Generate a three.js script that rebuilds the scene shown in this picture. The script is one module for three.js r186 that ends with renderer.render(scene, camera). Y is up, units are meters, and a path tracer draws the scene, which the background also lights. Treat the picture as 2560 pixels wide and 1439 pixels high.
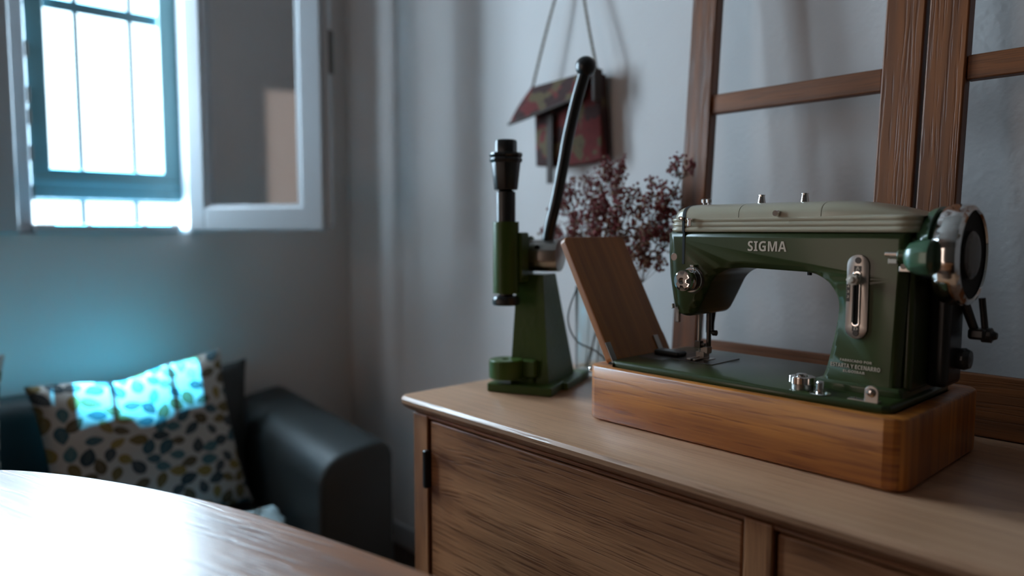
import * as THREE from 'three';
import { RoundedBoxGeometry } from 'three/addons/geometries/RoundedBoxGeometry.js';
import { TextGeometry } from 'three/addons/geometries/TextGeometry.js';
import { FontLoader } from 'three/addons/loaders/FontLoader.js';
import { mergeGeometries, mergeVertices, toCreasedNormals } from 'three/addons/utils/BufferGeometryUtils.js';
import { RectAreaLightUniformsLib } from 'three/addons/lights/RectAreaLightUniformsLib.js';

// ------------------------------------------------------------------ camera, sky, sun, daylight, exposure
const scene = new THREE.Scene();
const renderer = new THREE.WebGLRenderer({ antialias: true });
renderer.toneMapping = THREE.LinearToneMapping;
renderer.toneMappingExposure = 1.0;
renderer.shadowMap.enabled = true;
renderer.shadowMap.type = THREE.PCFSoftShadowMap;
RectAreaLightUniformsLib.init();

const camera = new THREE.PerspectiveCamera(42.93, 2560 / 1439, 0.02, 60);
camera.position.set(1.0951, 1.044, 0.724);
camera.lookAt(1.0951 - 0.7374, 1.044 - 0.0787, 0.724 - 0.6708);
camera.focus = 1.02;
camera.userData.fStop = 1.5;

scene.background = new THREE.Color().setRGB(0.74, 0.9, 1.0);   // bright overcast-blue sky beyond the window
scene.backgroundIntensity = 3.0;

const sun = new THREE.DirectionalLight(new THREE.Color().setRGB(0.06, 0.58, 1.0), 170);
const sunTarget = new THREE.Vector3(-1.01, 0.655, 0.167);
sun.position.copy(sunTarget).add(new THREE.Vector3(-Math.cos(1.22) * 0.99, Math.sin(1.22), -Math.cos(1.22) * 0.10).multiplyScalar(6));
sun.target.position.copy(sunTarget);
sun.castShadow = true;
sun.shadow.mapSize.set(2048, 2048);
Object.assign(sun.shadow.camera, { left: -2, right: 2, top: 2, bottom: -2, near: 0.5, far: 14 });
scene.add(sun, sun.target);

// daylight entering through the barred window
const day = new THREE.RectAreaLight(new THREE.Color().setRGB(0.60, 0.82, 1.0), 47, 1.30, 1.36);
day.position.set(-1.50, 1.615, 0.36);
day.lookAt(2, 1.40, 0.36);
scene.add(day);
// daylight entering through the curtained glass door behind the viewer
const day2 = new THREE.RectAreaLight(new THREE.Color().setRGB(1.0, 0.77, 0.63), 1.5, 0.72, 1.95);
day2.position.set(-0.445, 1.05, 3.06);
day2.lookAt(-0.445, 1.05, 0);
scene.add(day2);

// ------------------------------------------------------------------ helpers
let seedState = 1234567;
const rnd = () => { seedState = (seedState * 1664525 + 1013904223) >>> 0; return seedState / 4294967296; };
const rr = (a, b) => a + (b - a) * rnd();
const V = (x, y, z) => new THREE.Vector3(x, y, z);
const lerp = THREE.MathUtils.lerp, clamp = THREE.MathUtils.clamp;
const smooth = (a, b, x) => { const t = clamp((x - a) / (b - a), 0, 1); return t * t * (3 - 2 * t); };

function hash2(ix, iy, s) {
  let h = Math.imul(ix, 374761393) ^ Math.imul(iy, 668265263) ^ Math.imul(s, 2147483647 - 1640531527);
  h = Math.imul(h ^ (h >>> 13), 1274126177); h ^= h >>> 16;
  return (h >>> 0) / 4294967296;
}
function vnoise(x, y, s) {
  const ix = Math.floor(x), iy = Math.floor(y), fx = x - ix, fy = y - iy;
  const ux = fx * fx * (3 - 2 * fx), uy = fy * fy * (3 - 2 * fy);
  const a = hash2(ix, iy, s), b = hash2(ix + 1, iy, s), c = hash2(ix, iy + 1, s), d = hash2(ix + 1, iy + 1, s);
  return a + (b - a) * ux + (c - a) * uy + (a - b - c + d) * ux * uy;
}
function fbm(x, y, s, o = 4) {
  let v = 0, a = 0.5, t = 0;
  for (let i = 0; i < o; i++) { v += a * vnoise(x, y, s + i * 17); t += a; a *= 0.5; x = x * 2.03 + 3.1; y = y * 2.03 + 1.7; }
  return v / t;
}
function dataTex(w, h, fn, srgb) {
  const d = new Uint8Array(w * h * 4);
  for (let y = 0; y < h; y++) for (let x = 0; x < w; x++) {
    const c = fn(x / w, y / h), o = (y * w + x) * 4;
    d[o] = clamp(c[0], 0, 1) * 255; d[o + 1] = clamp(c[1], 0, 1) * 255; d[o + 2] = clamp(c[2], 0, 1) * 255; d[o + 3] = 255;
  }
  const t = new THREE.DataTexture(d, w, h);
  t.magFilter = THREE.LinearFilter; t.minFilter = THREE.LinearMipmapLinearFilter; t.generateMipmaps = true;
  t.wrapS = t.wrapT = THREE.MirroredRepeatWrapping;
  if (srgb) t.colorSpace = THREE.SRGBColorSpace;
  t.needsUpdate = true;
  return t;
}
// wood: u runs along the grain; one texture covers 0.6 m x 0.3 m
function wood(o) {
  const { seed, dark, light, pore = 0.35, wave = 0.25, knots = [], ringF = 9, rough = 0.5, coat = 0, coatRough = 0.15, bump = 0.0004, poreF = 190, streakF = 46, uF = 2.2, contrast = 0.7, blotch = 0.3, spec = 1 } = o;
  const W = 1024, H = 512, val = new Float32Array(W * H), pores = new Float32Array(W * H);
  for (let y = 0; y < H; y++) for (let x = 0; x < W; x++) {
    const u = x / W, v = y / H;
    let vv = v + wave * 0.12 * (fbm(u * 2.2, v * 2.5, seed) - 0.5);
    let kn = 0;
    for (const [ku, kv, kr] of knots) {
      const dx = (u - ku) * 2, dy = v - kv, d = Math.hypot(dx * 0.6, dy) / kr;
      vv += Math.sign(dy || 1) * 0.05 * kr * 8 * Math.exp(-d * d * 0.5);
      kn = Math.max(kn, 0.55 * Math.exp(-d * d * 1.6) + 0.45 * Math.exp(-d * d * 14));
    }
    const ring = 0.5 + 0.5 * Math.sin((vv * ringF + 1.6 * fbm(u * 0.8, vv * 5, seed + 5)) * Math.PI * 2);
    const streak = fbm(u * uF, vv * streakF, seed + 9, 4), fine = fbm(u * 9, vv * poreF, seed + 21, 3);
    const bl = fbm(u * 3, v * 4, seed + 33, 3);
    const p = smooth(0.55, 0.78, fine);
    val[y * W + x] = clamp(0.5 + contrast * (0.30 * ring + 0.55 * streak + blotch * (bl - 0.5) - 0.38 - pore * p) - kn * 0.7, 0, 1);
    pores[y * W + x] = clamp(0.8 - 0.6 * p - 0.35 * (1 - streak) - kn * 0.3, 0, 1);
  }
  const at = (a, u, v) => a[Math.min(H - 1, (v * H) | 0) * W + Math.min(W - 1, (u * W) | 0)];
  const map = dataTex(W, H, (u, v) => { const t = at(val, u, v); return [lerp(dark[0], light[0], t), lerp(dark[1], light[1], t), lerp(dark[2], light[2], t)]; }, true);
  const bmp = dataTex(W, H, (u, v) => { const t = at(pores, u, v); return [t, t, t]; });
  return new THREE.MeshPhysicalMaterial({ map, bumpMap: bmp, bumpScale: bump, roughness: rough, clearcoat: coat, clearcoatRoughness: coatRough, specularIntensity: spec });
}
const plain = (r, g, b, rough = 0.5, metal = 0, extra = {}) => new THREE.MeshPhysicalMaterial({ color: new THREE.Color().setRGB(r, g, b), roughness: rough, metalness: metal, ...extra });

// geometry helpers ----------------------------------------------------------
const clean = (g) => {
  g = g.index ? g.toNonIndexed() : g;
  for (const k of Object.keys(g.attributes)) if (!['position', 'normal', 'uv'].includes(k)) g.deleteAttribute(k);
  if (!g.attributes.uv) g.setAttribute('uv', new THREE.BufferAttribute(new Float32Array(g.attributes.position.count * 2), 2));
  g.morphAttributes = {}; g.clearGroups();
  return g;
};
const merge = (...gs) => mergeGeometries(gs.flat().map(clean));
// uv in metres by face direction; 'axis' is the way the grain runs; texture tile is 0.6 x 0.3 m
function grain(g, axis = 'x', ou = 0, ov = 0, su = 0.6, sv = 0.3) {
  g = clean(g);
  const p = g.attributes.position, uv = g.attributes.uv, a = V(0, 0, 0), b = V(0, 0, 0), c = V(0, 0, 0), n = V(0, 0, 0);
  const others = { x: ['y', 'z'], y: ['x', 'z'], z: ['x', 'y'] }[axis];
  for (let i = 0; i < p.count; i += 3) {
    a.fromBufferAttribute(p, i); b.fromBufferAttribute(p, i + 1); c.fromBufferAttribute(p, i + 2);
    n.copy(b).sub(a).cross(c.clone().sub(a)); n.set(Math.abs(n.x), Math.abs(n.y), Math.abs(n.z));
    const dom = n.x >= n.y && n.x >= n.z ? 'x' : n.y >= n.z ? 'y' : 'z';
    let ua = axis, va;
    if (dom === axis) { ua = others[0]; va = others[1]; } else va = others[0] === dom ? others[1] : others[0];
    const k = dom === axis ? 0.25 : 1;
    [a, b, c].forEach((q, j) => uv.setXY(i + j, (q[ua] * k + ou) / su, (q[va] + ov) / sv));
  }
  return g;
}
const rbox = (x0, x1, y0, y1, z0, z1, r = 0.003, seg = 3) => {
  const w = x1 - x0, h = y1 - y0, d = z1 - z0;
  const g = new RoundedBoxGeometry(w, h, d, seg, Math.min(r, w * 0.49, h * 0.49, d * 0.49));
  return g.translate((x0 + x1) / 2, (y0 + y1) / 2, (z0 + z1) / 2);
};
const box = (x0, x1, y0, y1, z0, z1) => new THREE.BoxGeometry(x1 - x0, y1 - y0, z1 - z0).translate((x0 + x1) / 2, (y0 + y1) / 2, (z0 + z1) / 2);
function rod(a, b, r0, r1 = r0, seg = 20) {
  const d = b.clone().sub(a), g = new THREE.CylinderGeometry(r1, r0, d.length(), seg);
  g.applyQuaternion(new THREE.Quaternion().setFromUnitVectors(V(0, 1, 0), d.clone().normalize()));
  return g.translate((a.x + b.x) / 2, (a.y + b.y) / 2, (a.z + b.z) / 2);
}
const tube = (pts, r, n = 40, rs = 8) => new THREE.TubeGeometry(new THREE.CatmullRomCurve3(pts), n, r, rs, false);
// profile [[radius, height], ...] turned about the axis through 'at'
function turned(profile, at = V(0, 0, 0), axis = 'y', seg = 40, from = 0, sweep = Math.PI * 2) {
  const g = toCreasedNormals(clean(new THREE.LatheGeometry(profile.map(([r, y]) => new THREE.Vector2(Math.max(r, 0.00001), y)), seg, from, sweep)), 0.6);
  if (axis === 'x') g.rotateZ(-Math.PI / 2);
  if (axis === 'z') g.rotateX(Math.PI / 2);
  return g.translate(at.x, at.y, at.z);
}
function extrude(pts, depth, bevel = 0.002, seg = 3, holes = []) {   // outline in x,y; front at z = 0, back at z = -depth
  const s = pts instanceof THREE.Shape ? pts : new THREE.Shape(pts.map(([x, y]) => new THREE.Vector2(x, y)));
  for (const h of holes) s.holes.push(h);
  const g = new THREE.ExtrudeGeometry(s, { depth: depth - 2 * bevel, bevelEnabled: bevel > 0, bevelSize: bevel, bevelThickness: bevel, bevelOffset: -bevel, bevelSegments: seg, curveSegments: 16 });
  return g.translate(0, 0, -depth + bevel);
}
function splineShape(list, div = 80) {
  const c = new THREE.CatmullRomCurve3(list.map(([x, y]) => V(x, y, 0)), true, 'centripetal');
  return new THREE.Shape(c.getSpacedPoints(div).slice(0, div).map((p) => new THREE.Vector2(p.x, p.y)));
}
function roundRect(x0, x1, y0, y1, r, path = new THREE.Shape()) {
  path.moveTo(x0 + r, y0); path.lineTo(x1 - r, y0); path.absarc(x1 - r, y0 + r, r, -Math.PI / 2, 0, false);
  path.lineTo(x1, y1 - r); path.absarc(x1 - r, y1 - r, r, 0, Math.PI / 2, false);
  path.lineTo(x0 + r, y1); path.absarc(x0 + r, y1 - r, r, Math.PI / 2, Math.PI, false);
  path.lineTo(x0, y0 + r); path.absarc(x0 + r, y0 + r, r, Math.PI, Math.PI * 1.5, false);
  return path;
}
function grid(nu, nv, fn, crease = 1.0) {   // surface from fn(u, v) -> Vector3
  const pos = [], uv = [], idx = [];
  for (let j = 0; j <= nv; j++) for (let i = 0; i <= nu; i++) { const p = fn(i / nu, j / nv); pos.push(p.x, p.y, p.z); uv.push(i / nu, j / nv); }
  for (let j = 0; j < nv; j++) for (let i = 0; i < nu; i++) { const a = j * (nu + 1) + i, b = a + 1, c = a + nu + 1, d = c + 1; idx.push(a, b, d, a, d, c); }
  const g = new THREE.BufferGeometry();
  g.setAttribute('position', new THREE.Float32BufferAttribute(pos, 3)); g.setAttribute('uv', new THREE.Float32BufferAttribute(uv, 2)); g.setIndex(idx);
  g.computeVertexNormals();
  return g;
}
// things and parts ----------------------------------------------------------
const taken = new Map();
const numbered = (n) => { const k = taken.get(n) ?? 0; taken.set(n, k + 1); return k ? `${n}_${String(k).padStart(3, '0')}` : n; };
function mesh(name, g, m, parent) {
  const o = new THREE.Mesh(g, m); o.name = name; o.castShadow = o.receiveShadow = true; parent.add(o); return o;
}
function thing(name, label, category, [x, y, z], turn = 0, group) {
  const o = new THREE.Group(); o.name = numbered(name); o.position.set(x, y, z); o.rotation.y = turn; scene.add(o);
  o.userData = { label, category }; if (group) o.userData.group = group;
  return o;
}
const part = (t, name, g, m) => mesh(name, g.translate(-t.position.x, -t.position.y, -t.position.z), m, t);   // geometry given in world metres
function sub(p, name, g, m) { const t = p.parent.position; return mesh(name, g.translate(-t.x, -t.y, -t.z), m, p); }
function struct(name, g, m, label) { const o = mesh(name, g, m, scene); o.userData = { kind: 'structure' }; if (label) o.userData.label = label; return o; }

// ------------------------------------------------------------------ materials
const plasterBump = dataTex(512, 512, (u, v) => { const t = 0.5 * fbm(u * 9, v * 9, 3, 3) + 0.5 * fbm(u * 70, v * 70, 8, 3); return [t, t, t]; });
plasterBump.repeat.set(1, 1);
const M = {};
M.wall = new THREE.MeshStandardMaterial({ color: new THREE.Color().setRGB(0.60, 0.555, 0.535), roughness: 0.92, bumpMap: plasterBump, bumpScale: 0.0012 });
M.ceiling = plain(0.30, 0.27, 0.25, 0.95);
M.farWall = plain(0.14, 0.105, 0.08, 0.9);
M.floor = wood({ seed: 71, dark: [0.10, 0.06, 0.04], light: [0.30, 0.20, 0.13], rough: 0.5 });
M.white = plain(0.42, 0.42, 0.43, 0.45);
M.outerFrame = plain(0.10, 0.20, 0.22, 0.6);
M.iron = plain(0.05, 0.09, 0.10, 0.6);
M.glass = new THREE.MeshPhysicalMaterial({ color: 0xffffff, roughness: 0.02, transmission: 1, thickness: 0, ior: 1.5 });
M.sideWood = wood({ contrast: 0.85, seed: 11, dark: [0.44, 0.27, 0.165], light: [0.86, 0.62, 0.44], ringF: 2, wave: 0.15, pore: 0.45, streakF: 150, uF: 8, rough: 0.42, bump: 0.0006, knots: [[0.62, 0.24, 0.05], [0.13, 0.62, 0.09], [0.2, 0.83, 0.07]], poreF: 150 });
M.sideTop = wood({ seed: 14, dark: [0.52, 0.36, 0.25], light: [0.86, 0.68, 0.55], ringF: 3, pore: 0.3, streakF: 70, rough: 0.30, coat: 0.45, coatRough: 0.3, bump: 0.0005, poreF: 150 });
M.baseWood = wood({ seed: 23, dark: [0.46, 0.23, 0.075], light: [0.86, 0.54, 0.22], ringF: 2, wave: 0.25, pore: 0.35, streakF: 70, uF: 5, rough: 0.42, coat: 0.35, coatRough: 0.25, bump: 0.0002, contrast: 0.9, blotch: 0.5, poreF: 110 });
M.flapWood = wood({ seed: 29, dark: [0.46, 0.25, 0.09], light: [0.78, 0.48, 0.20], ringF: 3, pore: 0.25, rough: 0.5, coat: 0.1, coatRough: 0.4, bump: 0.0002 });
M.ladderWood = wood({ contrast: 0.45, seed: 37, dark: [0.24, 0.12, 0.045], light: [0.68, 0.39, 0.17], ringF: 8, pore: 0.35, wave: 0.4, rough: 0.5, bump: 0.0005, knots: [[0.42, 0.3, 0.06], [0.85, 0.7, 0.05]], blotch: 0.6 });
M.tableWood = wood({ seed: 43, dark: [0.36, 0.18, 0.08], light: [0.70, 0.44, 0.25], ringF: 6, pore: 0.5, rough: 0.38, coat: 0.5, coatRough: 0.28, bump: 0.0006, poreF: 130 });
M.green = plain(0.032, 0.045, 0.011, 0.34, 0, { clearcoat: 0.25, clearcoatRoughness: 0.12, specularIntensity: 0.7 });
M.greenLight = plain(0.05, 0.115, 0.06, 0.3, 0, { clearcoat: 0.5, clearcoatRoughness: 0.1 });
M.cream = plain(0.42, 0.36, 0.255, 0.35, 0, { clearcoat: 0.4, clearcoatRoughness: 0.15 });
M.chrome = plain(0.78, 0.76, 0.74, 0.12, 1);
M.steel = plain(0.45, 0.42, 0.39, 0.32, 1);
M.darkSteel = plain(0.12, 0.11, 0.10, 0.35, 0.9);
M.black = plain(0.012, 0.012, 0.012, 0.32);
M.blackMatte = plain(0.010, 0.010, 0.010, 0.8);
M.ivory = plain(0.50, 0.42, 0.34, 0.35);
M.gold = plain(0.55, 0.42, 0.31, 0.5);
const hammer = dataTex(256, 256, (u, v) => { const t = fbm(u * 60, v * 60, 91, 2); return [t, t, t]; });
M.pressGreen = plain(0.045, 0.080, 0.013, 0.36, 0, { specularIntensity: 0.55, bumpMap: hammer, bumpScale: 0.0003 });
const weave = dataTex(256, 256, (u, v) => { const t = 0.5 + 0.25 * Math.sin(u * 400) * Math.sin(v * 400) + 0.3 * (fbm(u * 30, v * 30, 5, 2) - 0.5); return [t, t, t]; });
M.sofa = plain(0.016, 0.019, 0.019, 0.55, 0, { bumpMap: weave, bumpScale: 0.0006, sheen: 0.25, sheenRoughness: 0.5, sheenColor: new THREE.Color(0.5, 0.55, 0.55) });

// ------------------------------------------------------------------ the room
const WX = -1.215, WT = 0.17, WZ = -0.60;                      // window wall face, its thickness, cabinet wall face
const OZ0 = -0.078, OZ3 = 0.743, OY0 = 1.034, OY1 = 2.131;   // window opening
const metreUV = (g) => grain(g, 'x', 0, 0, 0.5, 0.5);
const FZ0 = 3.1, FZ1 = 3.2, w2 = { x0: -0.84, x1: -0.05, y0: 0.0, y1: 2.09 };   // front wall and its glass door
struct('floor', grain(box(WX - WT, 3.4, -0.1, 0, WZ - 0.2, FZ1), 'x'), M.floor);
struct('ceiling', box(WX - WT, 3.4, 2.6, 2.7, WZ - 0.2, FZ1), M.ceiling);
struct('wall_back', metreUV(box(WX, 3.4, 0, 2.6, WZ - 0.2, WZ)), M.wall);
struct('wall_left', metreUV(merge(
  box(WX - WT, WX, 0, OY0, WZ - 0.2, FZ1), box(WX - WT, WX, OY1, 2.6, WZ - 0.2, FZ1),
  box(WX - WT, WX, OY0, OY1, WZ - 0.2, OZ0), box(WX - WT, WX, OY0, OY1, OZ3, FZ1))), M.wall);
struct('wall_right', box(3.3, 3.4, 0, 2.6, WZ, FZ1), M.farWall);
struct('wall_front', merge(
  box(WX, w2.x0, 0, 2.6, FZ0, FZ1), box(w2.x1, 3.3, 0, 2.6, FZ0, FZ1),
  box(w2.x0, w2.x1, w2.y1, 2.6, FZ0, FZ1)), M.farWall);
struct('baseboard_back', grain(rbox(WX, 3.3, 0, 0.07, WZ, WZ + 0.012, 0.003), 'x'), M.white);
struct('baseboard_left', grain(rbox(WX, WX + 0.012, 0, 0.07, WZ + 0.012, FZ0, 0.003), 'z'), M.white);

// window with its fixed frame, the casement that stands open, a raised outer sash and an iron grille
{
  const w = new THREE.Group(); w.name = 'window_1'; w.position.set(-0.83, 1.036, 0.48); scene.add(w);
  w.userData = { kind: 'structure', label: 'small white window with one open casement and an iron grille' };
  const WX = -0.83, WT = 0.10, OZ0 = 0.056, OZ3 = 0.74, OY0 = 1.036, OY1 = 1.95;   // drawn at 5/6 of its size, enlarged below
  const P = (n, g, m) => part(w, n, g, m);
  P('jamb', rbox(WX - 0.07, WX + 0.016, OY0, OY1, 0.715, OZ3, 0.006), M.white);
  P('fixed_rail', rbox(WX - 0.07, WX + 0.012, OY0, OY0 + 0.03, 0.54, 0.716, 0.005), M.white);
  P('fixed_rail', rbox(WX - 0.07, WX + 0.012, OY1 - 0.03, OY1, 0.54, 0.716, 0.005), M.white);
  P('fixed_pane', box(WX - 0.034, WX - 0.030, OY0 + 0.028, OY1 - 0.028, 0.538, 0.718), M.glass);
  P('mullion', merge(rbox(WX - 0.10, WX + 0.016, OY0, OY1, 0.440, 0.540, 0.006), rbox(WX - 0.07, WX - 0.02, OY0, OY1, 0.408, 0.442, 0.006)), M.white);
  P('jamb', rbox(WX - 0.05, WX + 0.014, OY0, OY1, OZ0, 0.078, 0.005), M.white);
  P('bottom_rail', rbox(WX - 0.05, WX + 0.012, OY0, OY0 + 0.022, 0.1, 0.41, 0.005), M.white);
  P('top_rail', rbox(WX - 0.05, WX + 0.012, OY1 - 0.03, OY1, 0.1, 0.41, 0.005), M.white);
  for (const y of [1.11, 1.20, 1.28, 1.33, 1.43, 1.56]) P('strike_plate', rbox(WX - 0.06, WX - 0.035, y, y + 0.035, 0.400, 0.410, 0.002), M.darkSteel);
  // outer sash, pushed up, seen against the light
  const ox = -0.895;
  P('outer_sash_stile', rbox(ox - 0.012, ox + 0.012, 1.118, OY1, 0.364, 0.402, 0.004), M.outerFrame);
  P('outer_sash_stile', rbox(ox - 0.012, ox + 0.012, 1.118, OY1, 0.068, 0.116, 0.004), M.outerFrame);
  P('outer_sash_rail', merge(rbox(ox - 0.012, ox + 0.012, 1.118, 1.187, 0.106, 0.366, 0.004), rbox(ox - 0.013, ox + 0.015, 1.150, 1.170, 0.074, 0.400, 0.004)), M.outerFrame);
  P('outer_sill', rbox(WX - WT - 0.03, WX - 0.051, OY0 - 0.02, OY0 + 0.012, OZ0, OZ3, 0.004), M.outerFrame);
  // grille
  const gx = -0.925;
  for (const z of [0.2930, 0.1740]) P('grille_bar', rbox(gx - 0.005, gx + 0.005, OY0 + 0.012, OY1, z - 0.0055, z + 0.0055, 0.0015), M.iron);
  for (const y of [1.126, 1.570]) P('grille_crossbar', rbox(gx - 0.007, gx + 0.007, y - 0.013, y + 0.013, OZ0, OZ3, 0.003), M.iron);
  // casement: hinged at the right jamb, opened about 130 degrees
  const cw = 0.365, ch0 = 0.006, ch1 = 0.90, hinge = new THREE.Group();
  const A = V(WX + 0.03, 0, 0.062);
  const dir = -0.60;   // heading of the sash, from +x towards -z
  const loc = (g) => g.rotateY(-dir).translate(A.x, OY0, A.z);
  const f = 0.048, t = 0.042;
  const frame = P('casement', loc(merge(
    rbox(0, f, ch0, ch1, 0, t, 0.006), rbox(cw - f - 0.012, cw, ch0, ch1, 0, t, 0.006),
    rbox(f - 0.004, cw - f, ch0, ch0 + 0.058, 0, t, 0.006), rbox(f - 0.004, cw - f, ch1 - 0.05, ch1, 0, t, 0.006),
    rbox(cw - 0.004, cw + 0.012, ch0 + 0.012, ch1, 0.012, t - 0.01, 0.003))), M.white);
  sub(frame, 'pane', loc(box(f - 0.01, cw - f, ch0 + 0.05, ch1 - 0.04, 0.019, 0.022)), M.glass);
  sub(frame, 'glazing_bead', loc(merge(rbox(f - 0.002, f + 0.010, ch0 + 0.054, ch1 - 0.048, 0.022, t - 0.006, 0.003), rbox(cw - f - 0.022, cw - f - 0.010, ch0 + 0.054, ch1 - 0.048, 0.022, t - 0.006, 0.003), rbox(f, cw - f - 0.012, ch0 + 0.054, ch0 + 0.064, 0.022, t - 0.006, 0.003))), M.white);
  sub(frame, 'latch', loc(rbox(cw + 0.010, cw + 0.018, 0.37, 0.47, 0.012, 0.03, 0.003)), M.darkSteel);
  for (const y of [0.06, 0.55]) sub(frame, 'hinge', loc(rod(V(-0.006, y, 0.01), V(-0.006, y + 0.05, 0.01), 0.007)), M.white);
  w.position.set(-1.215, 1.0344, 0.4312); w.scale.setScalar(1.2);
}
{ // glass door behind the viewer, with a drawn rosy curtain
  const w = new THREE.Group(); w.name = 'door_1'; w.position.set(-0.445, 0, FZ0); scene.add(w);
  w.userData = { kind: 'structure', label: 'glass door with a drawn rosy curtain in the front wall' };
  part(w, 'frame', merge(rbox(w2.x0, w2.x1, 0, 0.12, FZ0 + 0.02, FZ0 + 0.08), rbox(w2.x0, w2.x1, w2.y1 - 0.06, w2.y1, FZ0 + 0.02, FZ0 + 0.08),
    rbox(w2.x0, w2.x0 + 0.06, 0, w2.y1, FZ0 + 0.02, FZ0 + 0.08), rbox(w2.x1 - 0.06, w2.x1, 0, w2.y1, FZ0 + 0.02, FZ0 + 0.08)), M.white);
  const c = grid(120, 4, (u, v) => V(lerp(w2.x0 + 0.005, w2.x1 - 0.005, u), lerp(0.01, w2.y1 - 0.01, v), FZ0 + 0.008 + 0.006 * Math.sin(u * 90)));
  part(w, 'curtain', c, plain(0.66, 0.46, 0.39, 0.95, 0, { transmission: 0.5, side: THREE.DoubleSide }));
}

// ------------------------------------------------------------------ sideboard
const CT = 0.75;
{
  const t = thing('sideboard', 'brown brushed-wood sideboard carrying the sewing machine and the green press', 'sideboard', [0.75, 0, -0.26]);
  const prof = new THREE.Shape();   // edge of the top, seen from its end (x = depth, y = height)
  const pts = [[-0.52, 0.718], [-0.028, 0.718], [-0.018, 0.7205], [-0.006, 0.728], [0.0, 0.735], [0.001, 0.742], [-0.002, 0.7475], [-0.008, CT], [-0.52, CT]];
  prof.setFromPoints(pts.map(([a, b]) => new THREE.Vector2(a, b)));
  const top = new THREE.ExtrudeGeometry(prof, { depth: 1.502, bevelEnabled: true, bevelSize: 0.004, bevelThickness: 0.006, bevelOffset: -0.004, bevelSegments: 3 });
  top.rotateY(-Math.PI / 2).scale(-1, 1, 1);
  { const ix = clean(top); const p = ix.attributes.position, n = ix.attributes.normal;   // mirrored: turn the faces back
    for (let i = 0; i < p.count; i += 3) { for (const a of [p, n]) { const x = a.getX(i), y = a.getY(i), z = a.getZ(i); a.setXYZ(i, a.getX(i + 1), a.getY(i + 1), a.getZ(i + 1)); a.setXYZ(i + 1, x, y, z); } }
    ix.computeVertexNormals();
    const bb = new THREE.Box3().setFromBufferAttribute(p);
    ix.translate(-bb.min.x, 0, -bb.max.z);
    part(t, 'top', grain(toCreasedNormals(ix, 0.5), 'x', 0.1, 0.05), M.sideTop); }
  const stile = (x0, x1) => part(t, 'stile', grain(rbox(x0, x1, 0.02, 0.7185, -0.052, -0.018, 0.003), 'y', x0 * 3), M.sideWood);
  stile(0.014, 0.057); stile(0.672, 0.708); stile(1.40, 1.45);
  part(t, 'side_panel', grain(rbox(0.018, 0.038, 0.03, 0.718, -0.5, -0.045, 0.002), 'y'), M.sideWood);
  part(t, 'side_panel', grain(rbox(1.43, 1.45, 0.03, 0.718, -0.5, -0.045, 0.002), 'y'), M.sideWood);
  part(t, 'back_panel', grain(rbox(0.03, 1.44, 0.05, 0.71, -0.505, -0.495, 0.002), 'x'), M.sideWood);
  part(t, 'top_rail', grain(rbox(0.05, 1.42, 0.7125, 0.7185, -0.05, -0.021, 0.002), 'x'), M.sideWood);
  part(t, 'bottom_rail', grain(rbox(0.05, 1.42, 0.06, 0.10, -0.05, -0.021, 0.002), 'x'), M.sideWood);
  const d1 = part(t, 'door', grain(rbox(0.0605, 0.6685, 0.103, 0.7095, -0.044, -0.0225, 0.003), 'x', 0.02, 0.20), M.sideWood);
  const d2 = part(t, 'door', grain(rbox(0.7115, 1.3965, 0.103, 0.7095, -0.044, -0.0225, 0.003), 'x', 0.37, 0.07), M.sideWood);
  const pull = (x) => merge(rbox(x - 0.004, x + 0.006, 0.589, 0.657, -0.024, -0.010, 0.003));
  sub(d1, 'finger_pull', pull(0.0555), M.black);
  sub(d2, 'finger_pull', pull(1.39), M.black);
  for (const [x, z] of [[0.02, -0.05], [1.41, -0.05], [0.02, -0.5], [1.41, -0.5]]) part(t, 'foot', grain(rbox(x, x + 0.035, 0, 0.04, z, z + 0.03, 0.003), 'y'), M.sideWood);
}

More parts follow.
